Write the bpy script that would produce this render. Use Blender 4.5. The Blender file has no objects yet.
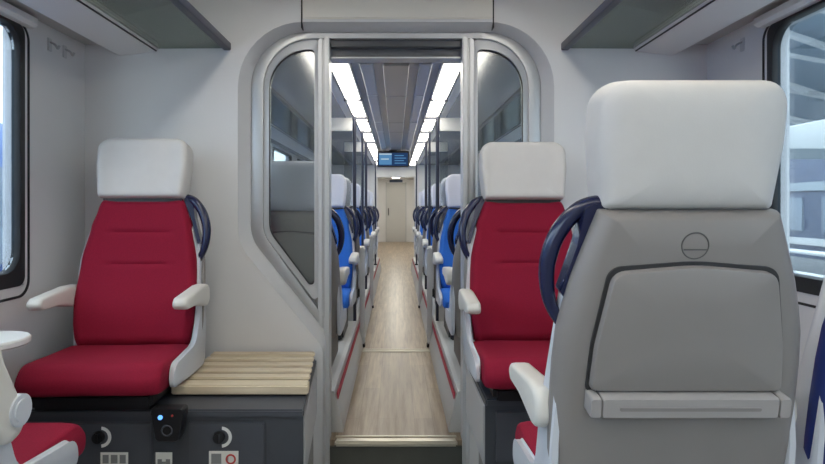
import bpy, bmesh, math, random
from mathutils import Vector, Matrix
random.seed(7)
sc = bpy.context.scene
COL = sc.collection
PI = math.pi

# ------------------------------------------------------------------ materials
def mat(name, col, rough=0.5, metal=0.0, spec=0.5, noise=0.0, nscale=40.0, bump=0.0, bscale=200.0, coat=0.0, sheen=0.0):
    m = bpy.data.materials.new(name); m.use_nodes = True
    nt = m.node_tree; b = nt.nodes['Principled BSDF']
    b.inputs['Base Color'].default_value = (*col, 1)
    b.inputs['Roughness'].default_value = rough
    b.inputs['Metallic'].default_value = metal
    b.inputs['Specular IOR Level'].default_value = spec
    b.inputs['Coat Weight'].default_value = coat
    b.inputs['Sheen Weight'].default_value = sheen
    tc = nt.nodes.new('ShaderNodeTexCoord')
    if noise > 0:
        n = nt.nodes.new('ShaderNodeTexNoise'); n.inputs['Scale'].default_value = nscale
        n.inputs['Detail'].default_value = 4
        nt.links.new(tc.outputs['Object'], n.inputs['Vector'])
        r = nt.nodes.new('ShaderNodeValToRGB')
        r.color_ramp.elements[0].position = .3; r.color_ramp.elements[1].position = .7
        r.color_ramp.elements[0].color = (*[c*(1-noise) for c in col], 1)
        r.color_ramp.elements[1].color = (*[min(1, c*(1+noise)) for c in col], 1)
        nt.links.new(n.outputs['Fac'], r.inputs['Fac'])
        nt.links.new(r.outputs['Color'], b.inputs['Base Color'])
    if bump > 0:
        n2 = nt.nodes.new('ShaderNodeTexNoise'); n2.inputs['Scale'].default_value = bscale
        nt.links.new(tc.outputs['Object'], n2.inputs['Vector'])
        bp = nt.nodes.new('ShaderNodeBump'); bp.inputs['Strength'].default_value = bump
        bp.inputs['Distance'].default_value = .002
        nt.links.new(n2.outputs['Fac'], bp.inputs['Height'])
        nt.links.new(bp.outputs['Normal'], b.inputs['Normal'])
    return m

def emit(name, col, s):
    m = bpy.data.materials.new(name); m.use_nodes = True
    nt = m.node_tree; nt.nodes.clear()
    e = nt.nodes.new('ShaderNodeEmission'); o = nt.nodes.new('ShaderNodeOutputMaterial')
    e.inputs['Color'].default_value = (*col, 1); e.inputs['Strength'].default_value = s
    nt.links.new(e.outputs[0], o.inputs[0]); return m

def glass(name, tint, gloss=.08, rough=.02):
    m = bpy.data.materials.new(name); m.use_nodes = True
    nt = m.node_tree; nt.nodes.clear()
    o = nt.nodes.new('ShaderNodeOutputMaterial'); mx = nt.nodes.new('ShaderNodeMixShader')
    t = nt.nodes.new('ShaderNodeBsdfTransparent'); t.inputs[0].default_value = (*tint, 1)
    g = nt.nodes.new('ShaderNodeBsdfGlossy'); g.inputs['Roughness'].default_value = rough
    lw = nt.nodes.new('ShaderNodeLayerWeight'); lw.inputs['Blend'].default_value = .25
    ma = nt.nodes.new('ShaderNodeMath'); ma.operation = 'MULTIPLY_ADD'
    ma.inputs[1].default_value = .5; ma.inputs[2].default_value = gloss
    nt.links.new(lw.outputs['Fresnel'], ma.inputs[0])
    nt.links.new(ma.outputs[0], mx.inputs[0])
    nt.links.new(t.outputs[0], mx.inputs[1]); nt.links.new(g.outputs[0], mx.inputs[2])
    nt.links.new(mx.outputs[0], o.inputs[0]); return m

def wood_floor(name):
    m = mat(name, (.4, .32, .22), rough=.32)
    nt = m.node_tree; b = nt.nodes['Principled BSDF']
    tc = nt.nodes.new('ShaderNodeTexCoord'); mp = nt.nodes.new('ShaderNodeMapping')
    mp.inputs['Scale'].default_value = (38, 2.2, 1)
    n = nt.nodes.new('ShaderNodeTexNoise'); n.inputs['Scale'].default_value = 1; n.inputs['Detail'].default_value = 6
    n.inputs['Roughness'].default_value = .65
    r = nt.nodes.new('ShaderNodeValToRGB')
    e = r.color_ramp.elements
    e[0].position = .3; e[0].color = (.20, .14, .088, 1)
    e[1].position = .68; e[1].color = (.45, .36, .25, 1)
    bk = nt.nodes.new('ShaderNodeTexBrick')
    mp2 = nt.nodes.new('ShaderNodeMapping'); mp2.inputs['Rotation'].default_value = (0, 0, PI/2)
    bk.inputs['Scale'].default_value = 1; bk.inputs['Brick Width'].default_value = 1.1; bk.inputs['Row Height'].default_value = .105
    bk.inputs['Mortar Size'].default_value = .0015
    bk.inputs['Color1'].default_value = (1, 1, 1, 1); bk.inputs['Color2'].default_value = (.74, .74, .76, 1); bk.inputs['Mortar'].default_value = (.5, .48, .45, 1)
    mx = nt.nodes.new('ShaderNodeMixRGB'); mx.blend_type = 'MULTIPLY'; mx.inputs[0].default_value = 1
    L = nt.links
    L.new(tc.outputs['Object'], mp.inputs[0]); L.new(mp.outputs[0], n.inputs['Vector']); L.new(n.outputs['Fac'], r.inputs[0])
    L.new(tc.outputs['Object'], mp2.inputs[0]); L.new(mp2.outputs[0], bk.inputs['Vector'])
    L.new(r.outputs[0], mx.inputs[1]); L.new(bk.outputs['Color'], mx.inputs[2]); L.new(mx.outputs[0], b.inputs['Base Color'])
    return m

def slat_wood(name):
    m = mat(name, (.7, .55, .36), rough=.4)
    nt = m.node_tree; b = nt.nodes['Principled BSDF']
    tc = nt.nodes.new('ShaderNodeTexCoord'); mp = nt.nodes.new('ShaderNodeMapping')
    mp.inputs['Scale'].default_value = (3, 60, 60)
    n = nt.nodes.new('ShaderNodeTexNoise'); n.inputs['Scale'].default_value = 1; n.inputs['Detail'].default_value = 4
    r = nt.nodes.new('ShaderNodeValToRGB'); e = r.color_ramp.elements
    e[0].position = .25; e[0].color = (.60, .49, .34, 1); e[1].position = .75; e[1].color = (.76, .65, .48, 1)
    nt.links.new(tc.outputs['Object'], mp.inputs[0]); nt.links.new(mp.outputs[0], n.inputs['Vector'])
    nt.links.new(n.outputs['Fac'], r.inputs[0]); nt.links.new(r.outputs[0], b.inputs['Base Color'])
    return m

M = dict(
    wall=mat('wall_laminate', (.745, .745, .75), .42, noise=.015, nscale=3),
    wall_side=mat('side_wall_laminate', (.735, .735, .74), .45, noise=.015, nscale=3),
    lamp_tint=mat('header_lamp_tint', (.82, .79, .72), .4, noise=.01, nscale=2),  # warm light of the nearby ceiling strips put into the panel colour
    ceil=mat('ceiling_white', (.78, .77, .74), .5),
    alu=mat('brushed_aluminium', (.52, .53, .54), .38, metal=.55, noise=.03, nscale=6),
    alu_light=mat('anodised_light', (.60, .61, .625), .35, metal=.3),
    chamfer=mat('portal_grey', (.62, .62, .625), .38, metal=.05),
    dark_rubber=mat('black_rubber', (.012, .013, .016), .45),
    lintel=mat('lintel_grey', (.10, .105, .115), .35, metal=.3),
    red=mat('red_fabric', (.27, .008, .032), .85, spec=.25, noise=.10, nscale=260, bump=.25, bscale=500),
    blue=mat('blue_fabric', (.035, .17, .62), .85, spec=.25, noise=.1, nscale=260, bump=.2, bscale=500),
    navy=mat('navy_plastic', (.010, .014, .055), .25, coat=.3),
    head=mat('white_leather', (.64, .618, .592), .5, noise=.015, nscale=20, bump=.08, bscale=300),
    head_cool=mat('pale_lilac_leather', (.70, .72, .82), .5),
    shell=mat('taupe_shell', (.248, .226, .214), .45, noise=.02, nscale=10),
    shell_navy=mat('navy_shell', (.015, .03, .16), .4),
    rim=mat('pale_grey_rim', (.62, .64, .68), .4),
    pad=mat('armrest_pad', (.70, .68, .63), .45),
    tray=mat('tray_taupe', (.256, .234, .222), .4, noise=.02, nscale=10),
    ledge=mat('tray_ledge_grey', (.36, .335, .32), .35),
    latch=mat('latch_grey', (.10, .095, .09), .5),
    groove=mat('dark_groove', (.03, .03, .032), .6),
    cab=mat('charcoal_laminate', (.055, .06, .072), .4, noise=.06, nscale=8),
    cab2=mat('charcoal_door', (.065, .07, .084), .38, noise=.06, nscale=8),
    black=mat('black_plastic', (.012, .012, .014), .35),
    white=mat('white_plastic', (.78, .78, .76), .4),
    paper=mat('sticker_white', (.72, .71, .66), .6),
    ink=mat('sticker_ink', (.22, .22, .22), .6),
    ink_red=mat('sticker_red', (.5, .05, .04), .6),
    slat=slat_wood('slat_wood'),
    floor=wood_floor('aisle_wood_floor'),
    floor_near=mat('grey_rubber_floor', (.30, .30, .29), .5, noise=.15, nscale=60),
    riser=mat('step_riser', (.085, .09, .08), .4, noise=.08, nscale=10),
    nosing=mat('aluminium_nosing', (.62, .59, .5), .3, metal=.6),
    skirt=mat('skirt_grey', (.55, .55, .54), .4),
    redline=mat('red_stripe', (.42, .02, .05), .5),
    rack_glass=glass('smoked_rack_glass', (.60, .645, .625), .05, .10),
    rack_rail=mat('navy_rail', (.03, .034, .06), .3),
    rack_white=mat('rack_fascia', (.76, .755, .75), .4),
    rack_under=mat('rack_recess', (.50, .49, .475), .5),
    pane=glass('clear_pane', (.80, .89, .95), .04),
    sideglass=glass('smoked_sidelight', (.80, .83, .83), .12, .12),
    screenglass=glass('screen_pane', (.80, .82, .82), .05),
    strip=emit('light_diffuser', (1.0, .95, .83), 7.0),
    strip_near=emit('light_diffuser_bright', (1.0, .95, .85), 7.0),
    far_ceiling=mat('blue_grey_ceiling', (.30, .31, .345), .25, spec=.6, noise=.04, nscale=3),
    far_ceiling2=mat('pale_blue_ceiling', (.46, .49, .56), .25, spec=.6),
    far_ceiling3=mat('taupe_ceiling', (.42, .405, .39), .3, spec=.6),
    led=emit('blue_led', (.12, .36, 1.0), 1.3),
    scr_a=emit('display_light_blue', (.10, .26, .48), .6),
    scr_b=emit('display_dark_blue', (.02, .05, .13), .6),
    scr_w=emit('display_white', (.5, .65, .75), .6),
    out_blue=mat('blue_train_paint', (0.039, 0.133, 0.429), .35),
    out_canopy=None, out_white=mat('white_paint', (.80, .82, .82), .5),
    out_grey=mat('station_concrete', (0.351, 0.359, 0.359), .8, noise=.1, nscale=2),
    out_dark=mat('station_blue_facade', (0.078, 0.109, 0.187), .5),
    out_steel=mat('station_steel', (0.328, 0.390, 0.429), .5),
    out_roof=mat('station_roof', (0.281, 0.367, 0.437), .6),
    out_window=mat('facade_glass', (0.195, 0.257, 0.328), .2),
)

def translucent(name, col):
    m = bpy.data.materials.new(name); m.use_nodes = True
    nt = m.node_tree; nt.nodes.clear()
    o = nt.nodes.new('ShaderNodeOutputMaterial'); mx = nt.nodes.new('ShaderNodeMixShader'); mx.inputs[0].default_value = .6
    d = nt.nodes.new('ShaderNodeBsdfDiffuse'); t = nt.nodes.new('ShaderNodeBsdfTranslucent')
    d.inputs[0].default_value = (*col, 1); t.inputs[0].default_value = (*col, 1)
    nt.links.new(d.outputs[0], mx.inputs[1]); nt.links.new(t.outputs[0], mx.inputs[2]); nt.links.new(mx.outputs[0], o.inputs[0])
    return m
M['out_canopy'] = translucent('canopy_membrane', (.86, .88, .88))

# ------------------------------------------------------------------ mesh tools
def to_mesh(name, bm, smooth=35):
    bmesh.ops.recalc_face_normals(bm, faces=bm.faces)
    me = bpy.data.meshes.new(name); bm.to_mesh(me); bm.free()
    if smooth:
        for p in me.polygons: p.use_smooth = True
        me.set_sharp_from_angle(angle=math.radians(smooth))
    return me

def obj(name, bm, m, parent=None, smooth=35):
    me = bm if isinstance(bm, bpy.types.Mesh) else to_mesh(name, bm, smooth)
    if not me.materials: me.materials.append(M[m])
    o = bpy.data.objects.new(name, me); COL.objects.link(o)
    if parent: o.parent = parent
    return o

def tag(o, label, cat, group=None, kind=None):
    o['label'] = label; o['category'] = cat
    if group: o['group'] = group
    if kind: o['kind'] = kind
    return o

def struct(o, label=None):
    o['kind'] = 'structure'
    if label: o['label'] = label
    return o

def empty(name, loc, rz=0):
    o = bpy.data.objects.new(name, None); COL.objects.link(o)
    o.location = loc; o.rotation_euler = (0, 0, rz); o.empty_display_size = .1
    return o

def box(bm, x0, x1, y0, y1, z0, z1, bev=0.0, seg=2):
    r = bmesh.ops.create_cube(bm, size=1)
    vs = r['verts']
    for v in vs:
        v.co = Vector(((x0+x1)/2 + v.co.x*(x1-x0), (y0+y1)/2 + v.co.y*(y1-y0), (z0+z1)/2 + v.co.z*(z1-z0)))
    if bev > 0:
        es = list({e for v in vs for e in v.link_edges})
        bmesh.ops.bevel(bm, geom=es, offset=bev, segments=seg, affect='EDGES', clamp_overlap=True)
    return bm

def B(*a, **k): return box(bmesh.new(), *a, **k)

def rpoly(verts, radii, seg=8, lim=.49):
    """polygon with rounded corners, fixed number of points"""
    n = len(verts); out = []
    if not isinstance(radii, (list, tuple)): radii = [radii]*n
    for i in range(n):
        p = Vector(verts[i]); a = Vector(verts[i-1]); b = Vector(verts[(i+1) % n])
        da = (a-p).normalized(); db = (b-p).normalized()
        r = radii[i]
        if r <= 1e-6:
            out += [p.copy() for _ in range(1)]; continue
        ang = da.angle(db); t = r/math.tan(ang/2)
        t = min(t, lim*(a-p).length, lim*(b-p).length)
        r2 = t*math.tan(ang/2)
        c = p + (da+db).normalized()*(r2/math.sin(ang/2))
        s = p+da*t - c; e = p+db*t - c
        a0 = math.atan2(s.y, s.x); a1 = math.atan2(e.y, e.x)
        d = (a1-a0+PI) % (2*PI) - PI
        for k in range(seg+1):
            an = a0+d*k/seg
            out.append(c+Vector((math.cos(an), math.sin(an)))*r2)
    return out

def stack(bm, outline, layers, fn, cap=True):
    """loft an outline; layers = (r, sx, sy); fn(a,b,r)->xyz"""
    n = len(outline)
    cx = (min(p[0] for p in outline)+max(p[0] for p in outline))/2
    cy = (min(p[1] for p in outline)+max(p[1] for p in outline))/2
    rings = []
    for r, sx, sy in layers:
        rings.append([bm.verts.new(fn(cx+(p[0]-cx)*sx, cy+(p[1]-cy)*sy, r)) for p in outline])
    for A, C in zip(rings, rings[1:]):
        for i in range(n):
            j = (i+1) % n
            bm.faces.new((A[i], A[j], C[j], C[i]))
    if cap:
        bm.faces.new(rings[0]); bm.faces.new(list(reversed(rings[-1])))
    return bm

def loft_rings(bm, rings, close=True, capped=False):
    R = [[bm.verts.new(p) for p in ring] for ring in rings]
    n = len(R[0])
    for A, C in zip(R, R[1:]):
        for i in range(n if close else n-1):
            j = (i+1) % n
            bm.faces.new((A[i], A[j], C[j], C[i]))
    if capped:
        bm.faces.new(R[0]); bm.faces.new(list(reversed(R[-1])))
    return bm

def tube(bm, pts, r, seg=10, sub=6, rfn=None, closed=False, flat=1.0):
    """smooth tube through points (catmull-rom)"""
    P = [Vector(p) for p in pts]
    path = []
    if sub > 1 and len(P) > 2:
        for i in range(len(P)-1):
            p0 = P[max(i-1, 0)]; p1 = P[i]; p2 = P[i+1]; p3 = P[min(i+2, len(P)-1)]
            for k in range(sub):
                t = k/sub
                path.append(.5*((2*p1)+(-p0+p2)*t+(2*p0-5*p1+4*p2-p3)*t*t+(-p0+3*p1-3*p2+p3)*t**3))
        path.append(P[-1])
    else: path = P
    rings = []
    n = len(path)
    for i, p in enumerate(path):
        d = (path[min(i+1, n-1)]-path[max(i-1, 0)]).normalized()
        up = Vector((0, 1, 0)) if abs(d.y) < .9 else Vector((1, 0, 0))
        a = d.cross(up).normalized(); b = d.cross(a).normalized()
        rr = r if rfn is None else r*rfn(i/(n-1))
        rings.append([p+a*math.cos(2*PI*k/seg)*rr+b*math.sin(2*PI*k/seg)*rr*flat for k in range(seg)])
    return loft_rings(bm, rings, True, True)

def cyl(bm, p0, p1, r, seg=20, r2=None):
    p0 = Vector(p0); p1 = Vector(p1); d = (p1-p0).normalized()
    up = Vector((0, 0, 1)) if abs(d.z) < .9 else Vector((1, 0, 0))
    a = d.cross(up).normalized(); b = d.cross(a)
    r2 = r if r2 is None else r2
    return loft_rings(bm, [[p0+(a*math.cos(2*PI*k/seg)+b*math.sin(2*PI*k/seg))*r for k in range(seg)],
                           [p1+(a*math.cos(2*PI*k/seg)+b*math.sin(2*PI*k/seg))*r2 for k in range(seg)]], True, True)

def torus(bm, c, R, r, fn, seg=32, ts=8):
    V = []
    for i in range(seg):
        a = 2*PI*i/seg
        V.append([bm.verts.new(fn(c[0]+(R+r*math.cos(2*PI*k/ts))*math.cos(a), c[1]+(R+r*math.cos(2*PI*k/ts))*math.sin(a), c[2]+r*math.sin(2*PI*k/ts))) for k in range(ts)])
    for i in range(seg):
        for k in range(ts):
            bm.faces.new((V[i][k], V[(i+1) % seg][k], V[(i+1) % seg][(k+1) % ts], V[i][(k+1) % ts]))
    return bm

def interp(x, pts):
    if x <= pts[0][0]: return pts[0][1]
    for (a, va), (b, vb) in zip(pts, pts[1:]):
        if x <= b:
            t = (x-a)/(b-a); t = t*t*(3-2*t)*.5+t*.5
            return va+(vb-va)*t
    return pts[-1][1]

# ------------------------------------------------------------------ main dimensions
HW = 1.58          # half width of the car
YW = 2.92          # partition wall
ZC = 2.62          # near ceiling
ZF = .28           # raised aisle floor beyond the portal
ZR = 2.30          # luggage rack height
ZFC = 2.30         # far ceiling
YB = 11.2          # far bulkhead
YE = 19.5          # end of the far vestibule
YN = -2.2          # wall behind the camera

# ------------------------------------------------------------------ setting: floors, walls, ceilings
struct(obj('floor', B(-HW, HW, YN, 2.98, -.06, 0), 'floor_near', smooth=0))
bm = B(-.80, .80, 3.0, 4.80, ZF-.05, ZF)
struct(obj('floor', bm, 'floor', smooth=0))
struct(obj('floor', B(-.80, .80, 4.90, YB, ZF-.05, ZF), 'floor', smooth=0))
struct(obj('floor', B(-.80, .80, YB, YE, ZF-.05, ZF), 'floor', smooth=0))
bm = B(-.80, .80, 4.80, 4.90, ZF-.05, ZF+.004); box(bm, -.8, .8, 4.815, 4.83, ZF, ZF+.008); box(bm, -.8, .8, 4.87, 4.885, ZF, ZF+.008)
struct(obj('trim_1', bm, 'nosing'))
# step: nosing, riser
bm = B(-.318, .318, 2.965, 3.02, ZF-.024, ZF+.004, bev=.008)
box(bm, -.318, .318, 3.03, 3.045, ZF-.02, ZF+.006)
struct(obj('trim_2', bm, 'nosing'))
struct(obj('step_riser', B(-.42, .42, 2.985, 3.0, 0, ZF-.03), 'riser', smooth=0))
# raised platforms (seat podiums) in the near bay
for s, nm in ((-1, 'left'), (1, 'right')):
    x0, x1 = sorted((s*.42, s*HW))
    struct(obj('podium_'+nm, B(x0, x1, YN, YW, 0, .45), 'floor_near', smooth=0))
# podiums of the far saloon: sloping skirts with a red line
    bm = bmesh.new()
    prof = [(.285, ZF), (.29, ZF+.05), (.325, .47), (.335, .50), (.36, .505), (HW, .505), (HW, .2), (.285, .2)]
    stack(bm, prof, [(3.10, 1, 1), (YB, 1, 1)], lambda a, b, r, s=s: (s*a, r, b))
    p = struct(obj('podium_'+nm, bm, 'skirt', smooth=0))
    bm = bmesh.new()
    stack(bm, [(.316, .452), (.321, .486), (.318, .487), (.313, .452)], [(3.12, 1, 1), (YB-.02, 1, 1)], lambda a, b, r, s=s: (s*a, r, b))
    obj('red_line', bm, 'redline', p, smooth=0)

# windows of the side walls
def y_openings():
    near = [(-1.6, 2.44)]
    far = [(3.70, 5.00), (5.50, 6.85), (7.35, 8.70), (9.20, 10.6)]
    return near+far
WZ0, WZ1 = 1.165, 2.262
OPEN = y_openings()
wn = 0
for s, nm in ((-1, 'left'), (1, 'right')):
    bm = bmesh.new()
    x0, x1 = sorted((s*HW, s*(HW+.09)))
    box(bm, x0, x1, YN, YE, -.1, WZ0)
    box(bm, x0, x1, YN, YE, WZ1, ZC+.1)
    ys = [YN]+[v for o in OPEN for v in o]+[YE]
    for a, b in zip(ys[0::2], ys[1::2]): box(bm, x0, x1, a, b, WZ0, WZ1)
    w = struct(obj('wall_'+nm, bm, 'wall_side', smooth=0))
    # vertical seam beside the near window and a low sill rail
    for i, (a, b) in enumerate(OPEN):
        wn += 1
        wo = struct(empty('window_%d' % wn, (s*HW, (a+b)/2, WZ0)))
        cx = (a+b)/2
        outer = rpoly([(a, WZ0), (b, WZ0), (b, WZ1), (a, WZ1)], .04)
        inner = rpoly([(a+.045, WZ0+.065), (b-.045, WZ0+.065), (b-.045, WZ1-.02), (a+.045, WZ1-.02)], .09)
        mid = rpoly([(a+.04, WZ0+.06), (b-.04, WZ0+.06), (b-.04, WZ1-.015), (a+.04, WZ1-.015)], .09)
        def W(pts, off): return [Vector((s*off, p.y-0 if False else 0, 0))+Vector((0, p[0]-cx, p[1]-WZ0)) for p in pts]
        bm = bmesh.new()
        loft_rings(bm, [W(outer, .04), W(outer, -.006), W(mid, -.012), W(inner, .0), W(inner, .022)])
        obj('frame', bm, 'dark_rubber', wo)
        bm = bmesh.new(); stack(bm, [(p[0]-cx, p[1]-WZ0) for p in inner], [(.010, 1, 1), (.020, 1, 1)], lambda p, q, r, s=s: (s*r, p, q))
        obj('pane', bm, 'pane', wo, smooth=0)
        if i == 0:
            out2 = rpoly([(a-.05, WZ0-.05), (b+.035, WZ0-.05), (b+.035, WZ1+.012), (a-.05, WZ1+.012)], .07)
            in2 = rpoly([(a-.04, WZ0-.04), (b+.025, WZ0-.04), (b+.025, WZ1+.006), (a-.04, WZ1+.006)], .065)
            bm = bmesh.new(); loft_rings(bm, [W(out2, 0), W(out2, -.004), W(in2, -.004), W(in2, 0)])
            obj('seam', bm, 'dark_rubber', wo, smooth=0)
            bm = bmesh.new()
            loft_rings(bm, [[Vector((-s*u, y-cx, z-WZ0)) for u, z in ((0, 2.26), (.035, 2.262), (.05, 2.275), (.05, 2.30), (.0, 2.315))] for y in (a-.05, b+.02)], True, True)
            obj('blind_box', bm, 'rack_white', wo)

struct(obj('wall_back', B(-HW, HW, YN-.06, YN, 0, ZC+.1), 'wall', smooth=0))
# near ceiling : flat centre with inclined shoulders above the racks
bm = bmesh.new()
prof = [(-HW, 2.42), (-1.0, 2.56), (-.8, ZC), (.8, ZC), (1.0, 2.56), (HW, 2.42), (HW, 2.72), (-HW, 2.72)]
stack(bm, prof, [(YN, 1, 1), (YW, 1, 1)], lambda a, b, r: (a, r, b))
struct(obj('ceiling', bm, 'ceil', smooth=0))
# far ceiling: central panels between the light strips
fc = struct(obj('ceiling', B(-HW, HW, 3.06, YB, ZFC, ZFC+.08), 'far_ceiling', smooth=0))
for nm, x0, x1, z, m in (('centre_panel', -.075, .075, -.02, 'far_ceiling3'), ('side_panel', -.205, -.13, -.015, 'far_ceiling2'), ('side_panel', .13, .205, -.015, 'far_ceiling2')):
    bm = bmesh.new(); y = 3.2; k = 0
    while y < YB-.1:
        L = (.9, 1.3, .7, 1.6)[k % 4]
        box(bm, x0, x1, y, min(y+L-.02, YB-.05), ZFC+z, ZFC-.001, bev=.006, seg=1); y += L; k += 1
    obj(nm, bm, m, fc)
for s in (-1, 1):   # sloping ceiling cheeks outside the strips
    bm = bmesh.new()
    loft_rings(bm, [[Vector((s*x, y, z)) for x, z in ((.385, 2.29), (.84, 2.36), (1.30, 2.30), (1.30, 2.38), (.385, 2.38))] for y in (3.1, YB)], True, True)
    obj('cheek', bm, 'ceil', fc, smooth=0)

# ------------------------------------------------------------------ partition wall with portal
PO = [(-.802, 2.434), (-.802, 1.307), (-.372, .785), (-.372, 0), (.372, 0), (.372, .785), (.802, 1.307), (.802, 2.434)]
PR = [.33, .22, .10, 0, 0, .10, .22, .33]
PM = [(-.752, 2.402), (-.752, 1.33), (-.358, .84), (-.358, 0), (.358, 0), (.358, .84), (.752, 1.33), (.752, 2.402)]
PMR = [.29, .2, .09, 0, 0, .09, .2, .29]
PN = [(-.735, 2.392), (-.735, 1.34), (-.352, .855), (-.352, 0), (.352, 0), (.352, .855), (.735, 1.34), (.735, 2.392)]
PI_ = [(-.688, 2.368), (-.688, 1.355), (-.346, .885), (-.346, 0), (.346, 0), (.346, .885), (.688, 1.355), (.688, 2.368)]
PIR = [.25, .16, .08, 0, 0, .08, .16, .25]
o_out = rpoly(PO, PR, 10); o_mid = rpoly(PM, PMR, 10); o_mid2 = rpoly(PN, PMR, 10); o_in = rpoly(PI_, PIR, 10)

bm = bmesh.new()
def hole_panel(bm, outline, X, Z1, y):
    """flat wall face around the open-bottom portal outline: fan of quads to the outer rectangle"""
    pts = list(outline); n = len(pts)
    start = next(i for i, p in enumerate(pts) if abs(p[0]+outline[0][0]*0+PO[4][0]*1) < 1e-6 and p[1] < 1e-6 and p[0] < 0)
    order = [pts[(start-k) % n] for k in range(n)]
    # order runs from left foot up, over the top, down to the right foot
    def proj(p):
        x, z = p
        if x < 0 and z < 1.9 and x > -.81:  return (-X, z)
        if x > 0 and z < 1.9: return (X, z)
        return None
    inner = []; outer = []
    for p in order:
        inner.append((p[0], p[1]))
    L = [p for p in inner if p[0] < 0]; R = [p for p in inner if p[0] >= 0]
    vi = [bm.verts.new((p[0], y, p[1])) for p in inner]
    def oz(p):
        if abs(p[0]) >= .8019 or p[1] < 2.1: return (math.copysign(X, p[0]), p[1])
        # corner arc: spread to the corner and along the top
        return None
    vo = []
    for p in inner:
        q = oz(p)
        if q is None:
            a = (abs(p[0])/.802); q = None
            b = (p[1]-2.1)/.334
            if a > .8: q = (math.copysign(X, p[0]), 2.1+(Z1-2.1)*min(1, b/.75)) 
            else: q = (math.copysign(X*max(.0, (a/.8)), p[0]), Z1)
        vo.append(bm.verts.new((q[0], y, q[1])))
    for i in range(len(inner)-1):
        bm.faces.new((vi[i], vi[i+1], vo[i+1], vo[i]))
    return bm
hole_panel(bm, o_out, HW, ZC+.05, YW)
wf = struct(obj('wall_front', bm, 'wall', smooth=0))
sol = wf.modifiers.new('s', 'SOLIDIFY'); sol.thickness = .05; sol.offset = 0
wf.location.y = .025

# header cover panel with its two joints
hp = struct(obj('trim_3', B(-.474, .490, YW-.010, YW+.002, 2.448, ZC-.002, bev=.005), 'lamp_tint'))
for i, x in enumerate((-.478, .494)):
    bm = B(x-.003, x+.003, YW-.006, YW+.004, 2.436, ZC-.002)
    obj('joint', bm, 'groove', hp, smooth=0)

door = struct(empty('door_1', (0, YW, 0)))
def P3(pts, y): return [Vector((p[0], y, p[1])) for p in pts]
def open_loft(bm, rings):
    n = len(rings[0])
    R = [[bm.verts.new(p) for p in ring] for ring in rings]
    for A, C in zip(R, R[1:]):
        for i in range(n):
            j = (i+1) % n
            if A[i].co.z < 1e-5 and A[j].co.z < 1e-5: continue
            bm.faces.new((A[i], A[j], C[j], C[i]))
    return bm
YL = 0.0   # door local y
bm = bmesh.new(); open_loft(bm, [P3(o_out, .045), P3(o_out, -.004), P3(o_mid, .05), P3(o_mid, .06)]); obj('frame_bevel', bm, 'chamfer', door, smooth=40)
bm = bmesh.new(); open_loft(bm, [P3(o_mid, .06), P3(o_mid2, .052), P3(o_in, .056), P3(o_in, .15)]); obj('frame', bm, 'alu', door, smooth=40)
# joint lines running on over the frame
for x in (-.478, .494):
    obj('joint', B(x-.003, x+.003, -.006, .05, 2.404, 2.436), 'groove', door, smooth=0)
for s in (-1, 1):
    # post: two profiles with a groove
    bm = bmesh.new()
    xs = sorted((s*.344, s*.370)); box(bm, xs[0], xs[1], .035, .15, 0.0, 2.372, bev=.006)
    xs = sorted((s*.374, s*.404)); box(bm, xs[0], xs[1], .050, .15, .78, 2.372, bev=.008)
    obj('post', bm, 'alu_light', door)
    bm = B(*sorted((s*.368, s*.376)), .06, .14, .80, 2.37); obj('seal', bm, 'groove', door, smooth=0)
    # sidelight glass with its inner frame
    po = [(s*.688, 2.368), (s*.688, 1.355), (s*.404, .977), (s*.404, 2.368)]
    pi = [(s*.662, 2.315), (s*.662, 1.366), (s*.424, 1.05), (s*.424, 2.315)]
    rr = [.245, .16, .02, .02]; ri = [.205, .14, .02, .02]
    A = rpoly(po, rr, 10, .9); Cc = rpoly(pi, ri, 10, .9)
    bm = bmesh.new(); loft_rings(bm, [P3(A, .12), P3(A, .075), P3(Cc, .068), P3(Cc, .12)])
    obj('sidelight_frame', bm, 'alu_light', door)
    bm = bmesh.new(); loft_rings(bm, [P3(Cc, .10), P3(Cc, .080), P3([( .985*(p[0]-s*.54)+s*.54, .99*(p[1]-1.8)+1.8) for p in Cc], .080), P3([( .985*(p[0]-s*.54)+s*.54, .99*(p[1]-1.8)+1.8) for p in Cc], .10)])
    obj('gasket', bm, 'groove', door)
    bm = bmesh.new(); stack(bm, [(p[0], p[1]) for p in Cc], [(.088, 1, 1), (.098, 1, 1)], lambda a, b, r: (a, r, b))
    obj('pane', bm, 'sideglass', door, smooth=0)
# lintel between the posts (dark recess with door track)
bm = B(-.346, .346, .14, .22, 2.284, 2.42); box(bm, -.346, .346, .09, .14, 2.335, 2.42, bev=.004)
obj('lintel', bm, 'lintel', door)
bm = B(-.346, .346, .10, .2, 2.276, 2.284); obj('lintel_trim', bm, 'alu', door, smooth=0)
# foot trims and hazard stripes at the step
for s, side in ((-1, 'left'), (1, 'right')):
    h = empty('hazard_plate', (s*.375, YW+.058, 0))
    tag(h, 'red and white striped marker plate at the portal foot, %s side' % ('bench' if s < 0 else 'red aisle seat'), 'marker plate')
    obj('plate', B(-.032, .032, -.005, .005, 0, .275, bev=.002), 'white', h)
    bm = bmesh.new()
    for k in range(5):
        z = -.02+k*.055
        vs = [(-.03, z), (.03, z+.05), (.03, z+.078), (-.03, z+.028)]
        vs = [(x, min(.273, max(.002, zz))) for x, zz in vs]
        stack(bm, vs, [(-.0066, 1, 1), (-.005, 1, 1)], lambda a, b, r: (a, r, b))
    obj('stripe', bm, 'ink_red', h, smooth=0)

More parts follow.
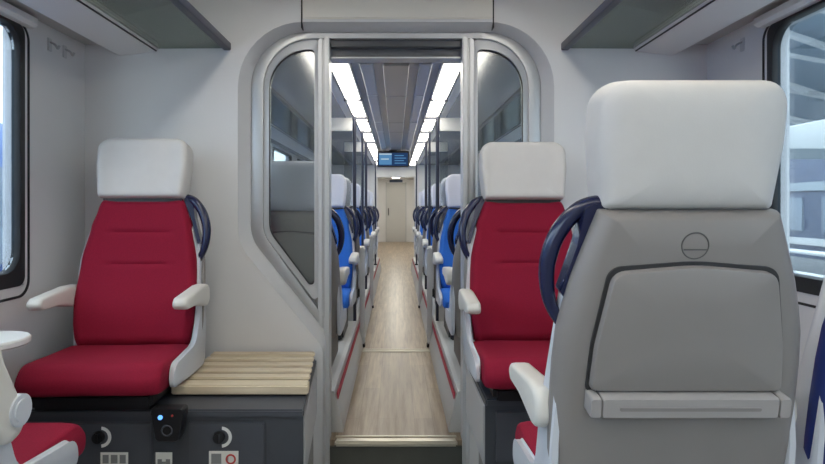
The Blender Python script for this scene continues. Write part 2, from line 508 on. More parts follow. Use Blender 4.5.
# ------------------------------------------------------------------ luggage racks
def rack(y0, y1, s, label, cup=False):
    r = empty('luggage_rack', (s*1.2, (y0+y1)/2, ZR)); cy = (y0+y1)/2
    tag(r, label, 'luggage rack')
    def prof(bm, pts, yy0=y0, yy1=y1):
        return stack(bm, pts, [(yy0, 1, 1), (yy1, 1, 1)], lambda a, b, rr: (s*a-s*1.2, rr-cy, b-ZR))
    obj('shelf', prof(bmesh.new(), [(.872, 2.300), (1.22, 2.298), (1.22, 2.312), (.872, 2.314)]), 'rack_glass', r, smooth=0)
    obj('rail', prof(bmesh.new(), rpoly([(.838, 2.290), (.876, 2.290), (.876, 2.326), (.838, 2.330)], .006, 3)), 'rack_rail', r)
    obj('fascia', prof(bmesh.new(), rpoly([(1.205, 2.296), (1.225, 2.283), (1.405, 2.262), (1.44, 2.285), (1.44, 2.34), (1.205, 2.34)], .012, 4)), 'rack_white', r)
    obj('recess', prof(bmesh.new(), [(1.44, 2.318), (HW-.001, 2.318), (HW-.001, 2.345), (1.44, 2.345)]), 'rack_under', r, smooth=0)
    bm = prof(bmesh.new(), [(1.212, 2.2855), (1.218, 2.2835), (1.222, 2.2895), (1.216, 2.293)])
    obj('edge_strip', bm, 'groove', r, smooth=0)
    n = max(2, int((y1-y0)/1.1))
    for k in range(n+1):
        y = y0+.03+(y1-y0-.06)*k/n
        if k == n or k == 0: continue
        bm = bmesh.new(); prof(bm, [(.87, 2.3145), (1.21, 2.3125), (1.21, 2.335), (.87, 2.326)], y-.012, y+.012)
        obj('cross_bar', bm, 'rack_rail', r, smooth=0)
    return r
rack(YN, YW-.003, -1, 'smoked glass luggage rack over the single red seat and left window')
rack(YN, YW-.003, 1, 'smoked glass luggage rack over the near grey seat back and right window')
rack(3.12, YB-.02, -1, 'long luggage rack in the far saloon behind the bench-side sidelight')
rack(3.12, YB-.02, 1, 'long luggage rack in the far saloon behind the red-seat-side sidelight')

def hook(x, y, z, s, label):
    h = empty('coat_hook', (x, y, z)); tag(h, label, 'coat hook', 'coat hooks under the racks')
    obj('plate', B(*sorted((0, -s*.008)), -.016, .016, -.03, .03, bev=.003), 'alu_light', h)
    bm = bmesh.new(); tube(bm, [(-s*.006, 0, .012), (-s*.03, 0, 0), (-s*.042, 0, -.018), (-s*.05, 0, -.004)], .005)
    obj('prong', bm, 'alu', h)
hook(-HW-.003, 2.62, 2.235, -1, 'small metal coat hook high on the side wall by the left window')
hook(-HW-.003, 2.74, 2.235, -1, 'small metal coat hook nearest the corner above the single red seat')
hook(HW+.003, 2.62, 2.235, 1, 'small metal coat hook high on the side wall by the right window')

# ------------------------------------------------------------------ lights
def lamp_bar(x, y0, y1, w, z, label, group, m='strip', bracket=True):
    t = empty('ceiling_light', (x, (y0+y1)/2, z)); tag(t, label, 'ceiling light', group)
    h = (y1-y0)/2
    obj('diffuser', B(-w/2, w/2, -h+.012, h-.012, -.012, 0, bev=.005), m, t)
    obj('housing', B(-w/2-.012, w/2+.012, -h, h, -.004, .012, bev=.003), 'alu_light', t)
    if bracket: obj('end_bracket', B(-w/2-.016, w/2+.016, h-.014, h+.010, -.02, .008), 'rack_rail', t, smooth=0)
    return t
for s, nm in ((-1, 'left'), (1, 'right')):
    for k, (a, b) in enumerate(((-2.1, -.62), (-.58, .9), (.94, 2.42))):
        lamp_bar(s*.60, a, b, .15, ZC-.012, 'warm white ceiling light bar overhead on the %s side of the near bay' % nm, 'near ceiling light bars, '+nm, 'strip_near', False)
    names = ('nearest the portal', 'second from the portal', 'third from the portal', 'fourth from the portal', 'at the screen end')
    for k, (a, b) in enumerate(((3.16, 4.22), (4.24, 5.30), (5.32, 7.2), (7.22, 9.1), (9.12, 11.0))):
        lamp_bar(s*.315, a, b, .10, ZFC-.012, 'glowing ceiling light bar on the %s of the far aisle, %s' % (nm, names[k]), 'far aisle ceiling lights')

# ------------------------------------------------------------------ seats
TH = math.radians(10)
CT, ST = math.cos(TH), math.sin(TH)
CACHE = {}
def back_fn(dz):
    def f(p, q, r): return (p, q*ST - r*CT, .14+dz + q*CT + r*ST)
    return f
FAB = [(0, .248), (.1, .260), (.22, .264), (.38, .256), (.53, .227), (.60, .205), (.66, .187)]
SHL = [(-.11, .262), (0, .278), (.12, .284), (.25, .285), (.36, .280), (.46, .262), (.56, .230), (.66, .196)]

def m_back(dz):
    f = back_fn(dz); bm = bmesh.new(); NU, NV = 30, 74
    F, R = [], []
    for j in range(NV+1):
        v = j/NV; q = .66*v; hw = interp(q, FAB)
        rf, rb = [], []
        for i in range(NU+1):
            u = -1+2*i/NU
            uu = math.sin(u*PI/2)*.5+u*.5
            p = hw*uu
            a = abs(uu)
            r = .030+.022*math.exp(-((q-.16)/.13)**2)+.028*max(0, (a-.45)/.55)**2*(1-.6*v)
            e = max(0, (a-.88)/.12); r -= .045*e*e
            ev = max(0, (v-.95)/.05); r -= .030*ev*ev
            ev = max(0, (.06-v)/.06); r -= .025*ev*ev
            for qs in (.50, .355):
                sm = 1/(1+math.exp((abs(p)-.135)/.008))
                r -= .009*math.exp(-((q-qs)/.008)**2)*sm
            rf.append(bm.verts.new(f(p, q, r)))
            rb.append(bm.verts.new(f(p*.98, q, -.012)))
        F.append(rf); R.append(rb)
    for G in (F, R):
        for j in range(NV):
            for i in range(NU):
                bm.faces.new((G[j][i], G[j][i+1], G[j+1][i+1], G[j+1][i]))
    for j in range(NV):
        bm.faces.new((F[j][0], R[j][0], R[j+1][0], F[j+1][0])); bm.faces.new((F[j][NU], F[j+1][NU], R[j+1][NU], R[j][NU]))
    for i in range(NU):
        bm.faces.new((F[0][i], F[0][i+1], R[0][i+1], R[0][i])); bm.faces.new((F[NV][i], R[NV][i], R[NV][i+1], F[NV][i+1]))
    return to_mesh('backrest', bm, 50)

def shell_outline(shrink=0.0):
    qs = [-.11, -.06, 0, .1, .2, .3, .38, .44, .5, .56, .61, .655]
    L = [(-(interp(q, SHL)-shrink), q) for q in qs]
    Rr = [(interp(q, SHL)-shrink, q) for q in reversed(qs)]
    pts = L+Rr
    rad = [.05]+[.0]*(len(qs)-2)+[.006, .006]+[.0]*(len(qs)-2)+[.05]
    return rpoly(pts, rad, 4)
def m_rim(dz):
    f = back_fn(dz); bm = bmesh.new(); o = shell_outline(.014)
    stack(bm, o, [(.004, .94, .97), (.010, .975, .99), (.004, .998, 1), (-.040, 1.0, 1)], f)
    return to_mesh('shell_rim', bm, 50)
def m_shell(dz):
    f = back_fn(dz); bm = bmesh.new(); o = shell_outline()
    stack(bm, o, [(-.030, .985, 1), (-.034, .998, 1), (-.050, .995, .998), (-.066, .972, .99), (-.080, .925, .972), (-.088, .85, .95), (-.091, .6, .8), (-.092, .2, .3)], f)
    # lower cross seam
    return to_mesh('back_shell', bm, 50)
def m_head(dz):
    f = back_fn(dz); bm = bmesh.new()
    o = rpoly([(-.188, .655), (-.203, .80), (-.201, .935), (.201, .935), (.203, .80), (.188, .655)], [.012, .15, .062, .062, .15, .012], 8)
    def g(p, q, r):
        a = abs(p)/.21
        w = .030*max(0, a-.45)**2/.3 if r > 0 else .022*max(0, a-.35)**2/.42
        return f(p, q, r+w)
    L = []
    for k in range(11):
        t = .08+.90*k/11
        L.append((-.084+.020*t**5, t, t))
    L += [(-.058, .985, .985), (-.045, .997, .997), (-.02, 1, 1), (.022, 1, 1), (.040, .987, .987), (.051, .955, .955)]
    for k in range(10):
        t = .90*(1-k/10.)
        L.append((.061-.006*t**4, t, t))
    stack(bm, o, L, g)
    return to_mesh('headrest', bm, 60)
def m_neck(dz):
    f = back_fn(dz); bm = bmesh.new()
    stack(bm, rpoly([(-.176, .640), (-.176, .685), (.176, .685), (.176, .640)], .01, 3), [(-.03, 1, 1), (.026, 1, 1)], f)
    return to_mesh('neck_gap', bm)
def m_cushion():
    bm = bmesh.new()
    o = rpoly([(-.435, .052), (-.445, .105), (-.40, .166), (-.2, .158), (-.02, .152), (.015, .10), (.015, .05), (-.25, .045)],
              [.03, .05, .07, .2, .05, .02, .02, .1], 7)
    L = []
    for x, s in ((-.262, .80), (-.259, .88), (-.25, .945), (-.232, .985), (-.20, 1.01), (-.12, 1.0), (0, .985), (.12, 1.0), (.20, 1.01), (.232, .985), (.25, .945), (.259, .88), (.262, .80)):
        L.append((x, .5+.5*s, s))
    stack(bm, o, L, lambda a, b, r: (r, a, b))
    return to_mesh('seat_cushion', bm, 60)
def m_trim(s, dz):
    f = back_fn(dz); bm = bmesh.new()
    b1 = f(0, .50, -.005); b2 = f(0, .50, -.03); b3 = f(0, .1, -.06); b4 = f(0, .14, .02)
    o = rpoly([(-.345, .052), (-.335, .135), (-.06, .155), (b4[1], b4[2]), (b1[1], b1[2]), (b2[1], b2[2]), (b3[1]+.02, b3[2]), (.075, .036), (-.1, .036)],
              [.03, .05, .08, .08, .01, .01, .1, .04, .08], 5)
    def g(a, b, r):
        # follow the narrowing shell towards the top
        q = (b-.14-dz)/CT
        x = interp(q, SHL)+.004 if q > .12 else .287
        return (s*(x-.022+r), a, b)
    stack(bm, o, [(0, .97, .97), (.004, 1, 1), (.018, 1, 1), (.022, .97, .98)], g)
    return to_mesh('side_trim', bm, 40)
def m_arm(s):
    """armrest in local coords of its pivot (0,0,0) pointing -y"""
    bm = bmesh.new()
    o = rpoly([(.065, -.03), (.06, .045), (-.03, .048), (-.26, .028), (-.285, .002), (-.26, -.020), (-.14, -.022), (-.05, -.040), (.03, -.055)],
              [.04, .05, .06, .03, .02, .02, .08, .05, .04], 6)
    w = .031
    stack(bm, o, [(-w, .86, .70), (-w*.94, .94, .86), (-w*.78, .985, .96), (-w*.4, 1, 1), (w*.4, 1, 1), (w*.78, .985, .96), (w*.94, .94, .86), (w, .86, .70)], lambda a, b, r: (r, a, b))
    return to_mesh('armrest', bm, 50)
def m_pivot(s):
    bm = bmesh.new()
    for x0, x1, r in ((.014, .036, .040), (.034, .040, .028)):
        cyl(bm, (s*x0, .0, -.03), (s*x1, 0, -.03), r, 24)
    return to_mesh('pivot_cap', bm, 40)
def m_handle(s, dz):
    f = back_fn(dz); bm = bmesh.new()
    pts = [(.165, .660, -.03), (.192, .664, -.012), (.232, .642, .0), (.270, .59, .006), (.290, .525, .006), (.290, .465, .004), (.278, .415, -.002), (.256, .380, -.016)]
    tube(bm, [f(s*p, q, r) for p, q, r in pts], .0175, 12, 7, rfn=lambda t: .85+.3*math.sin(PI*min(1, t*1.15)), flat=1.1)
    # bracket plate along the shell
    o = rpoly([(.180, .675), (.222, .655), (.236, .57), (.268, .46), (.256, .44), (.222, .56), (.185, .64)], .008, 3)
    stack(bm, [(s*a, b) for a, b in o], [(-.035, 1, 1), (.012, 1, 1)], f)
    return to_mesh('grab_handle', bm, 50)
def m_ped(h):
    bm = bmesh.new(); box(bm, -.225, .225, -.40, .04, -h+.012, .055, bev=.015); box(bm, -.2, .2, -.36, .06, -h, -h+.02, bev=.004)
    return to_mesh('pedestal', bm)
def m_tray(dz):
    f = back_fn(dz); bm = bmesh.new()
    o = rpoly([(-.213, .255), (-.206, .36), (-.176, .527), (0, .543), (.176, .527), (.206, .36), (.213, .255)], [.012, .3, .035, .5, .035, .3, .012], 6)
    stack(bm, o, [(-.086, 1, 1), (-.104, 1, 1), (-.110, .985, .985), (-.112, .96, .96), (-.112, .3, .3)], f)
    return to_mesh('tray_table', bm, 40)
def m_recess(dz):
    f = back_fn(dz); bm = bmesh.new()
    o = rpoly([(-.220, .248), (-.213, .36), (-.183, .536), (0, .551), (.183, .536), (.213, .36), (.220, .248)], [.012, .3, .035, .5, .035, .3, .012], 6)
    stack(bm, o, [(-.080, 1, 1), (-.0945, 1, 1)], f)
    return to_mesh('tray_gap', bm, 40)
def m_ledge(dz):
    f = back_fn(dz); bm = bmesh.new()
    def part(x0, x1):
        stack(bm, rpoly([(x0, .203), (x0, .252), (x1, .252), (x1, .203)], .006, 3), [(-.084, 1, 1), (-.128, 1, 1), (-.134, .99, .86)], f)
    part(-.220, -.197); part(-.195, .193); part(.195, .218)
    return to_mesh('tray_ledge', bm, 40)
def m_slot(dz):
    f = back_fn(dz); bm = bmesh.new()
    stack(bm, rpoly([(-.155, .222), (-.155, .230), (.155, .230), (.155, .222)], .0035, 3), [(-.130, 1, 1), (-.1355, 1, 1)], f)
    return to_mesh('ledge_slot', bm, 40)
def m_latch(dz):
    f = back_fn(dz); bm = bmesh.new()
    torus(bm, (0, .584, -.0905), .029, .0016, f)
    stack(bm, rpoly([(-.025, .574), (-.025, .577), (.025, .577), (.025, .574)], .0012, 2), [(-.087, 1, 1), (-.0925, 1, 1)], f)
    return to_mesh('latch', bm, 40)
def cached(key, fn, *a):
    if key not in CACHE: CACHE[key] = fn(*a)
    return CACHE[key]

def seat(x, y, z, away, hs, colour, label, group, dz=0.0, ped=.0, arm_up=None, arms=True, detail=True, navy=False, handle=True, arm_dz=0.0):
    """hs: world x side of the grab handle / aisle (+1/-1)"""
    root = empty('train_seat', (x, y, z), PI if away else 0)
    tag(root, label, 'train seat', group)
    s = -hs if away else hs
    def part(name, key, fn, args, m, parent=root):
        k = (key, m)+tuple(args)
        me = cached(k, fn, *args)
        if not me.materials: me.materials.append(M[m])
        o = bpy.data.objects.new(name, me); COL.objects.link(o); o.parent = parent
        return o
    hm = 'head' if colour == 'red' else 'head_cool'
    part('seat_cushion', 'cu', m_cushion, (), colour)
    part('backrest', 'ba', m_back, (dz,), colour)
    h = part('headrest', 'he', m_head, (dz,), hm)
    part('neck_gap', 'ne', m_neck, (dz,), 'black', h)
    rm = part('shell_rim', 'ri', m_rim, (dz,), 'rim')
    sh = part('back_shell', 'sh', m_shell, (dz,), 'shell_navy' if navy else 'shell')
    for k in ((-1, 1) if away else (s,)): part('side_trim', 'tr', m_trim, (k, dz), 'rim')
    part('pedestal', 'pe', m_ped, (ped,), 'black')
    if handle: part('grab_handle', 'ha', m_handle, (s, dz), 'navy')
    for k in ((-1, 1) if arms else (s,)):
        a = part('armrest', 'ar', m_arm, (k,), 'pad')
        a.location = (k*.283, .005, .385+arm_dz)
        if arm_up is not None and k == s: a.rotation_euler = (-arm_up, 0, 0)
        if arm_up is not None and k == s: part('pivot_cap', 'pi', m_pivot, (k,), 'rim', a)
    if detail:
        t = part('tray_table', 'ta', m_tray, (dz,), 'tray' if not navy else 'shell_navy')
        part('tray_gap', 'ga', m_recess, (dz,), 'groove', t)
        l = part('tray_ledge', 'le', m_ledge, (dz,), 'ledge', t)
        part('ledge_slot', 'sl', m_slot, (dz,), 'tray', t)
        part('latch', 'la', m_latch, (dz,), 'latch')
    return root

GZ = .725
sl = seat(-1.155, 2.54, GZ+.02, False, 1, 'red', 'single red seat with white headrest on the charcoal cabinet beside the slatted bench', 'red seats', ped=.02, detail=False, arm_dz=-.025)
sl.rotation_euler.z = math.radians(2.5)
seat(.605, 2.64, GZ+.015, False, -1, 'red', 'red seat facing us beside the portal, partly hidden by the near grey seat back', 'red seats', ped=.015, detail=False, arm_dz=-.055)
seat(.645, 1.43, GZ-.065, True, -1, 'red', 'near seat seen from behind, taupe shell with folded tray and big white headrest', 'red seats', dz=.055, ped=.21, arm_dz=-.03)
seat(1.262, 1.43, GZ-.065, True, 1, 'red', 'grey-rimmed navy seat back at the right window, cut off by the photo edge', 'red seats', dz=.055, ped=.21, navy=True, handle=False, arms=False, arm_dz=-.03)
seat(-1.245, 1.40, GZ-.060, True, 1, 'red', 'near red seat cut off at the lower left, its armrest folded up', 'red seats', dz=.055, ped=.21, arm_up=math.radians(108), arm_dz=-.065)

FZ = .695
rows = [(3.46, True), (4.62, False), (5.36, True), (6.52, False), (7.26, True), (8.42, False), (9.16, True), (10.32, False)]
ordn = ('first', 'second', 'third', 'fourth', 'fifth', 'sixth', 'seventh', 'eighth')
for sgn, nm in ((-1, 'left'), (1, 'right')):
    for k, (y, aw) in enumerate(rows):
        seat(sgn*.612, y, FZ, aw, -sgn, 'blue', 'blue aisle seat facing %s, %s in the %s row past the portal' % ('away' if aw else 'us', ordn[k], nm), 'blue seats of the far saloon', ped=.19, detail=(k == 0))
    seat(sgn*1.245, 4.62, FZ, False, -sgn, 'blue', 'blue window seat facing us, seen through the %s glass sidelight' % nm, 'blue seats of the far saloon', ped=.19, detail=False, arms=False)

# ------------------------------------------------------------------ cabinets under the red seats
def cabinet(x0, x1, y0, y1, z1, label, doors, locks, stickers):
    c = empty('equipment_cabinet', ((x0+x1)/2, y0, .45)); tag(c, label, 'cabinet')
    ox, oy, oz = c.location
    def L(a, b, p, q, r, t, **k): return B(a-ox, b-ox, p-oy, q-oy, r-oz, t-oz, **k)
    def slant(bm):
        if x0 < 0:
            for v in bm.verts:
                if v.co.x+ox > -.5: v.co.x -= .052*max(0, (v.co.y+oy-y0)/(y1-y0))
        return bm
    obj('body', slant(L(x0, x1, y0, y1, .452, z1-.03)), 'cab', c, smooth=0)
    obj('top_edge', slant(L(x0, x1+.004, y0-.012, y1, z1-.03, z1-.001, bev=.006)), 'cab2', c)
    ex = x1 if x0 < 0 else x0-.006
    obj('end_panel', slant(L(ex, ex+.006, y0+.012, y1, .452, z1-.034)), 'alu_light', c, smooth=0)
    for i, (a, b) in enumerate(doors):
        d = obj('door', L(a, b, y0-.010, y0+.002, .47, z1-.05, bev=.004), 'cab2', c)
        for lx in locks:
            if a < lx < b:
                lz = .62
                bm = bmesh.new()
                cyl(bm, (lx-ox, y0-.024-oy, lz-oz), (lx-ox, y0-.008-oy, lz-oz), .021, 24, .024)
                box(bm, lx-.004-ox, lx+.004-ox, y0-.030-oy, y0-.022-oy, lz-.016-oz, lz+.016-oz)
                obj('lock', bm, 'black', d)
                bm = bmesh.new()
                o = [(lx+.008+.040*math.cos(t), lz+.040*math.sin(t)) for t in [(-1.5+3.0*k/16) for k in range(17)]]
                o += [(lx+.008+.028*math.cos(t), lz+.028*math.sin(t)) for t in [(1.5-3.0*k/16) for k in range(17)]]
                stack(bm, o, [(y0-.0115, 1, 1), (y0-.009, 1, 1)], lambda a, b, r: (a-ox, r-oy, b-oz))
                obj('arc_mark', bm, 'white', d, smooth=0)
    for a, b, q, t, kind in stickers:
        st = obj('sticker', L(a, b, y0-.0115, y0-.0095, q, t), 'paper', c, smooth=0)
        bm = bmesh.new()
        w = b-a; hh = t-q
        if kind == 'bars':
            rects = [(.08, .30, .55, .9), (.38, .62, .55, .9), (.70, .92, .55, .9), (.08, .92, .36, .42), (.08, .92, .22, .28), (.08, .6, .08, .14)]
        elif kind == 'bow':
            rects = [(.12, .38, .42, .72), (.62, .88, .42, .72), (.38, .62, .52, .62), (.12, .88, .2, .25)]
        else:
            rects = [(.08, .42, .5, .9), (.08, .92, .3, .36), (.08, .92, .16, .22), (.6, .66, .55, .8)]
        for u0, u1, v0, v1 in rects:
            box(bm, a+w*u0-ox, a+w*u1-ox, y0-.0122-oy, y0-.0112-oy, q+hh*v0-oz, q+hh*v1-oz)
        obj('print', bm, 'ink', st, smooth=0)
        if kind == 'ring':
            bm = bmesh.new()
            torus(bm, (a+w*.74, q+hh*.68, y0-.0115), hh*.17, .0035, lambda p, z, r: (p-ox, r-oy, z-oz), 24, 6)
            obj('red_ring', bm, 'ink_red', st)
    return c
cabinet(-1.50, -.355, 2.20, YW-.004, GZ, 'charcoal equipment cabinet carrying the single red seat and the slatted bench',
        [(-1.46, -.93), (-.79, -.50)], [-1.132, -.673], [(-1.125, -1.02, .47, .562, 'bars'), (-.915, -.852, .47, .562, 'bow'), (-.712, -.60, .47, .567, 'ring')])
cabinet(.36, 1.50, 2.32, YW-.004, GZ, 'charcoal cabinet under the red seat beside the portal', [(.40, .90), (.95, 1.45)], [.72, 1.2], [])

# bench
b = empty('slatted_bench', (-.632, 2.58, GZ)); tag(b, 'pale wooden slatted bench top between the single red seat and the portal', 'bench')
bm = bmesh.new()
n = 6; y0, y1 = -.245, .320; w = (y1-y0)/n
for k in range(n):
    box(bm, -.282, .276, y0+k*w+(.0 if k == 0 else .016), y0+(k+1)*w-.016, .008 if k == 0 else .032, .046, bev=.005, seg=3)
for v in bm.verts:
    if v.co.x > 0: v.co.x -= .05*(v.co.y-y0)/(y1-y0)
obj('slatted_top', bm, 'slat', b)
bm = bmesh.new()
stack(bm, [(-.27, y0+.02), (.262, y0+.02), (.215, y1-.02), (-.27, y1-.02)], [(0, 1, 1), (.012, 1, 1)], lambda a, b, r: (a, b, r))  # black sheet added under the slats as painted shade for the gaps
for x in (-.22, 0, .19): box(bm, x-.012, x+.012, y0+.04, y1-.03, .010, .033)
obj('batten_gap_shade', bm, 'black', b, smooth=0)

# socket box with blue lamp
t = empty('socket_box', (-.852, 2.186, .622)); tag(t, 'small black socket box with a blue lamp between red seat and bench', 'socket box')
bm = bmesh.new()
stack(bm, rpoly([(-.044, 0), (.042, 0), (.066, .125), (-.066, .125)], .014, 5), [(-.048, .94, .94), (-.042, 1, 1), (0, 1, 1)], lambda a, b, r: (a, r, b))
obj('body', bm, 'black', t)
bm = bmesh.new(); cyl(bm, (-.024, -.052, .092), (-.024, -.046, .092), .0085, 16); obj('blue_lamp', bm, 'led', t)
bm = bmesh.new(); torus(bm, (.0, .042, -.048), .019, .003, lambda a, b, r: (a, r, b), 20, 6); obj('socket', bm, 'cab2', t)
bm = bmesh.new(); cyl(bm, (.020, -.050, .098), (.020, -.047, .098), .004, 12); obj('red_lamp', bm, 'ink_red', t)

# wall table at the left window
t = empty('wall_table', (-HW, 1.93, 1.03)); tag(t, 'small pale table with rounded end below the left window', 'table')
bm = bmesh.new()
stack(bm, rpoly([(.0, -.12), (.332, -.12), (.332, .12), (.0, .12)], [.01, .115, .115, .01], 10), [(0, .97, .96), (.006, 1, 1), (.020, 1, 1), (.026, .97, .96)], lambda a, b, r: (a, b, r))
obj('table_top', bm, 'white', t)
bm = bmesh.new(); stack(bm, rpoly([(0, 0), (.26, 0), (.05, -.22), (0, -.22)], .01, 3), [(-.015, 1, 1), (.015, 1, 1)], lambda a, b, r: (a, r, b))
obj('bracket', bm, 'alu', t)

# small dark sign clip on the wall above the near headrest
t = empty('wall_clip', (1.075, YW-.001, 2.06)); tag(t, 'small dark clip on the partition just above the near white headrest', 'clip')
bm = B(-.035, .035, -.016, 0, .0, .022, bev=.003); box(bm, -.035, -.022, -.02, 0, -.03, .02, bev=.003); obj('clip_body', bm, 'black', t)
obj('clip_face', B(-.02, .03, -.010, 0, -.032, .0, bev=.002), 'alu', t)

# ------------------------------------------------------------------ far saloon: draught screens, poles, bulkhead, display
def screen(s, y, label, lab2, header=True):
    t = empty('draught_screen', (s*.36, y, .505)); tag(t, label, 'draught screen', 'draught screens of the far saloon')
    z = .505
    bm = bmesh.new(); cyl(bm, (0, 0, 0), (0, 0, ZFC-z-.0), .016, 12); obj('pole', bm, 'rack_rail', t)
    obj('bracket', B(*sorted((s*.02, -s*.105)), -.016, .016, ZFC-z-.05, ZFC-z-.028), 'rack_rail', t, smooth=0)
    obj('header_panel', B(*sorted((s*.02, s*.26)), -.012, .012, 2.150-z, 2.265-z, bev=.004), 'white', t)
    obj('pane', B(*sorted((s*.02, s*.26)), -.005, .005, 1.25-z, 2.15-z), 'screenglass', t, smooth=0)
    obj('lower_panel', B(*sorted((s*.0, s*.26)), -.012, .012, 0, 1.25-z, bev=.004), 'skirt', t)
    # short silver stanchion standing on the aisle floor beside it
    p = empty('stanchion', (s*.292, y+.0, ZF)); tag(p, lab2, 'stanchion', 'silver stanchions along the far aisle')
    bm = B(-.022, .022, -.03, .03, .03, .86, bev=.01); obj('post', bm, 'alu_light', p)
    obj('foot', B(-.026, .026, -.036, .036, 0.0, .03, bev=.004), 'black', p)
for s, nm in ((-1, 'left'), (1, 'right')):
    for k, y in enumerate((4.99, 6.89)):
        screen(s, y, 'glass draught screen with white header and dark pole, %s on the %s of the aisle' % (ordn[k], nm),
               'short silver stanchion on the %s of the aisle, %s past the portal' % (nm, ordn[k]))
    for k, y in enumerate((5.93, 9.7)):
        p = empty('grab_pole', (s*.345, y, .505)); tag(p, 'dark upright grab pole at the %s light bar, %s along the aisle' % (nm, ordn[k]), 'grab pole', 'dark grab poles')
        bm = bmesh.new(); cyl(bm, (0, 0, 0), (0, 0, ZFC-.005-.505), .013, 12); obj('pole', bm, 'rack_rail', p)
        obj('bracket', B(*sorted((s*.02, -s*.09)), -.016, .016, ZFC-.505-.05, ZFC-.505-.028), 'rack_rail', p, smooth=0)
        bm = bmesh.new(); cyl(bm, (0, 0, 0), (0, 0, .02), .028, 16); obj('flange', bm, 'black', p)

bm = bmesh.new()
for s in (-1, 1):
    box(bm, *sorted((s*.36, s*HW)), YB, YB+.08, ZF-.1, 2.6)
box(bm, -.36, .36, YB, YB+.08, 2.06, 2.6)
struct(obj('wall_far', bm, 'wall', smooth=0))
bm = B(-.42, .42, YB-.03, YB, 2.06, 2.20, bev=.01); struct(obj('trim_4', bm, 'white'))
d = empty('information_display', (-.04, 8.05, 2.045)); tag(d, 'dark framed information screen showing blue panels above the aisle end', 'screen')
obj('bezel', B(-.225, .225, -.05, .05, .0, .225, bev=.01), 'black', d)
obj('screen', B(-.205, .205, -.054, -.046, .015, .195), 'scr_b', d, smooth=0)
obj('bright_panel', B(-.195, -.02, -.0565, -.053, .03, .185), 'scr_a', d, smooth=0)
bm = bmesh.new()
for i in range(4): box(bm, .02, .18-.03*(i % 2), -.0565, -.053, .045+i*.035, .057+i*.035)
obj('text_lines', bm, 'scr_a', d, smooth=0)
bm = bmesh.new()
box(bm, -.195, -.02, -.058, -.055, .168, .185); box(bm, -.17, -.06, -.058, -.055, .10, .115)
obj('bright_lines', bm, 'scr_w', d, smooth=0)
obj('mount', B(-.05, .05, -.02, .02, .22, ZFC-2.045-.018), 'black', d, smooth=0)

# far vestibule
for s, nm in ((-1, 'left'), (1, 'right')):
    struct(obj('wall_vestibule_'+nm, B(*sorted((s*.62, s*.70)), YB+.08, YE, ZF, 2.5), 'wall', smooth=0))
struct(obj('ceiling', B(-.7, .7, YB+.08, YE, 2.42, 2.5), 'ceil', smooth=0))
lamp_bar(0, 12.2, 15.2, .25, 2.41, 'ceiling light in the vestibule beyond the information screen', None, 'strip', False)
lamp_bar(0, 15.6, 18.6, .25, 2.41, 'ceiling light over the end door', None, 'strip', False)
struct(obj('wall_end', B(-.7, .7, YE, YE+.08, ZF, 2.5), 'wall', smooth=0))
e = struct(empty('door_2', (0, YE, ZF)))
obj('leaf', B(-.31, .31, -.03, -.002, 0, 2.0, bev=.01), 'skirt', e)
obj('frame', B(-.35, -.31, -.04, -.0, 0, 2.02), 'alu', e, smooth=0); obj('frame', B(.31, .35, -.04, 0, 0, 2.02), 'alu', e, smooth=0)
obj('handle', B(-.27, -.235, -.06, -.03, .9, 1.15, bev=.008), 'black', e)
t = obj('door_sign', B(-.22, .22, YE-.03, YE-.002, 2.30, 2.385, bev=.004), 'out_dark'); tag(t, 'dark sign plate above the door at the very end of the aisle', 'sign')

# ------------------------------------------------------------------ outside the windows
struct(obj('ground', B(-40, 40, -20, 60, -1.0, -.9), 'out_grey', smooth=0))
p = obj('station_platform', B(2.6, 12.0, -15, 45, -.9, -.02), 'out_grey', smooth=0); struct(p, 'grey station platform outside the right window')
# canopy with columns (right)
c = empty('platform_canopy', (7.2, 15, 0)); tag(c, 'white platform canopy on slim columns outside the right window', 'canopy')
bm = bmesh.new()
loft_rings(bm, [[Vector((x-7.2, y-15, z)) for x, z in ((5.0, 2.50), (6.2, 2.66), (7.4, 2.72), (9.4, 2.64), (9.4, 2.655), (7.4, 2.735), (6.2, 2.675), (5.0, 2.515))] for y in (-6, 34)], True, True)
obj('roof', bm, 'out_canopy', c, smooth=0)
bm = bmesh.new()
for k in range(10): box(bm, 5.3-7.2, 9.3-7.2, -5.0+k*4-15, -4.92+k*4-15, 2.40, 2.6)
obj('rib', bm, 'out_steel', c, smooth=0)
for k in range(9):
    bm = bmesh.new(); cyl(bm, (7.4-7.2, -3.2+k*4-15, -.02), (7.4-7.2, -3.2+k*4-15, 2.66), .09, 14)
    obj('column', bm, 'out_white', c)
# building behind
f = empty('station_building', (12.5, 15, 0)); tag(f, 'dark blue station building with pale window bands behind the platform canopy', 'building')
obj('wall', B(-.3, 3, -30, 30, -.9, 3.6), 'out_dark', f, smooth=0)
bm = bmesh.new()
for k in range(24): box(bm, -.36, -.29, -29+k*2.4, -27.4+k*2.4, .75, 1.75)
obj('window_band', bm, 'out_window', f, smooth=0)
obj('pale_band', B(-.38, -.29, -30, 30, .35, .55), 'out_white', f, smooth=0)
obj('parapet', B(-.38, 3, -30, 30, 1.95, 2.2), 'out_steel', f, smooth=0)
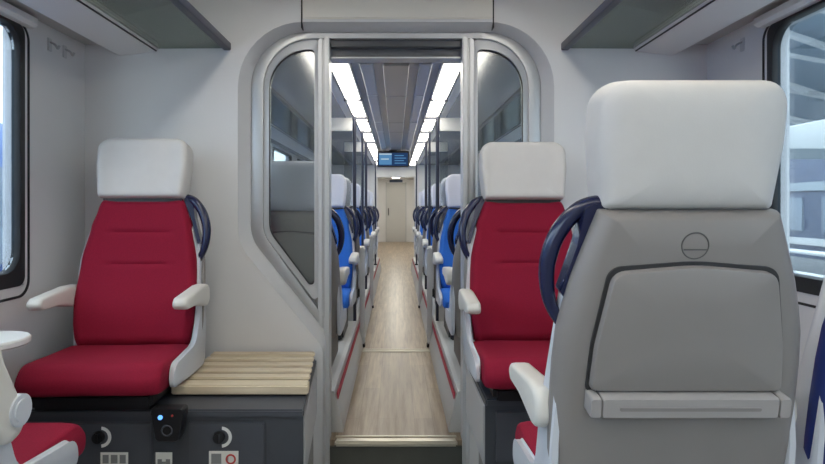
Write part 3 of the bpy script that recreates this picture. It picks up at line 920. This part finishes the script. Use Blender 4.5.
# large hall roof with diagonal trusses
h = empty('station_roof', (13, 18, 6.8)); tag(h, 'high station roof with pale lattice beams above the right window view', 'roof')
bm = bmesh.new()
loft_rings(bm, [[Vector((x-13, y-18, z-6.8)) for x, z in ((9.5, 7.6), (24, 4.0), (24, 4.2), (9.5, 7.8))] for y in (-10, 50)], True, True)
obj('deck', bm, 'out_roof', h, smooth=0)
bm = bmesh.new()
for k in range(16):
    y = -8+k*3.6
    tube(bm, [(9.5-13, y-18, .62), (24-13, y+2.6-18, -2.98)], .12, 6, 1)
    tube(bm, [(9.5-13, y+2.6-18, .62), (24-13, y-18, -2.98)], .08, 6, 1)
obj('beam', bm, 'out_white', h, smooth=0)
for k in range(7):
    bm = bmesh.new(); cyl(bm, (10.4-13, -5+k*8-18, -7.7), (10.4-13, -5+k*8-18, .5), .16, 12); obj('column', bm, 'out_steel', h)
# bench and pale railing on the platform
r = empty('platform_railing', (4.6, 12, -.02)); tag(r, 'white railing along the platform outside the right window', 'railing')
bm = bmesh.new()
for z in (.45, .75, 1.0): tube(bm, [(0, -12, z), (0, 12, z)], .025, 8, 1)
obj('rail', bm, 'out_white', r)
for k in range(13):
    bm = bmesh.new(); cyl(bm, (0, -12+k*2, 0), (0, -12+k*2, 1.02), .03, 8); obj('upright', bm, 'out_white', r)
# blue train on the left
t = empty('blue_train', (-4.8, 12, -.9)); tag(t, 'blue train car standing outside the left window', 'train')
bm = bmesh.new()
prof = rpoly([(-1.3, .5), (1.3, .5), (1.38, 1.9), (1.05, 3.25), (-1.05, 3.25), (-1.38, 1.9)], [.1, .1, .3, .45, .45, .3], 6)
stack(bm, prof, [(-14, .9, .95), (-13.6, 1, 1), (14, 1, 1)], lambda a, b, r: (a, r, b)); obj('body', bm, 'out_blue', t)
bm = bmesh.new()
for k in range(11): stack(bm, rpoly([(-13+k*2.45, 1.9), (-11.3+k*2.45, 1.9), (-11.3+k*2.45, 2.75), (-13+k*2.45, 2.75)], .1, 4), [(1.395, 1, 1), (1.25, 1, 1)], lambda a, b, r: (r-.14*max(0, b-1.9)/.9, a, b))
obj('window_row', bm, 'out_window', t)
obj('white_band', B(1.33, 1.368, -13.5, 14, 1.25, 1.45), 'out_white', t, smooth=0)
bm = bmesh.new()
for k in range(8): cyl(bm, (1.05, -12+k*3.4, .45), (1.2, -12+k*3.4, .45), .42, 20)
obj('wheel', bm, 'lintel', t)

# ------------------------------------------------------------------ world
w = bpy.data.worlds.new('World'); sc.world = w; w.use_nodes = True
nt = w.node_tree; bg = nt.nodes['Background']
sky = nt.nodes.new('ShaderNodeTexSky'); sky.sky_type = 'HOSEK_WILKIE'; sky.turbidity = 6; sky.ground_albedo = .4
sky.sun_direction = Vector((.35, -.5, .8)).normalized()
mx = nt.nodes.new('ShaderNodeMixRGB'); mx.inputs[0].default_value = .85; mx.inputs[2].default_value = (.97, .985, 1.0, 1)
nt.links.new(sky.outputs[0], mx.inputs[1]); nt.links.new(mx.outputs[0], bg.inputs['Color'])
bg.inputs['Strength'].default_value = 4.4

# ------------------------------------------------------------------ camera
cam = bpy.data.cameras.new('Camera'); co = bpy.data.objects.new('Camera', cam); COL.objects.link(co)
co.location = (0, 0, 1.5); co.rotation_euler = (PI/2, 0, 0)
cam.sensor_width = 36; cam.lens = 36*575/825
cam.shift_x = (412.5-396)/825; cam.shift_y = (206-232)/825
cam.clip_start = .05; cam.clip_end = 200
sc.camera = co
vs = sc.view_settings
vs.view_transform = 'Standard'; vs.look = 'None'; vs.gamma = 1; vs.use_curve_mapping = False
vs.exposure = 0.62
sc.cycles.use_denoising = True
sc.cycles.max_bounces = 10; sc.cycles.diffuse_bounces = 6; sc.cycles.transparent_max_bounces = 16
sc.cycles.sample_clamp_indirect = 6
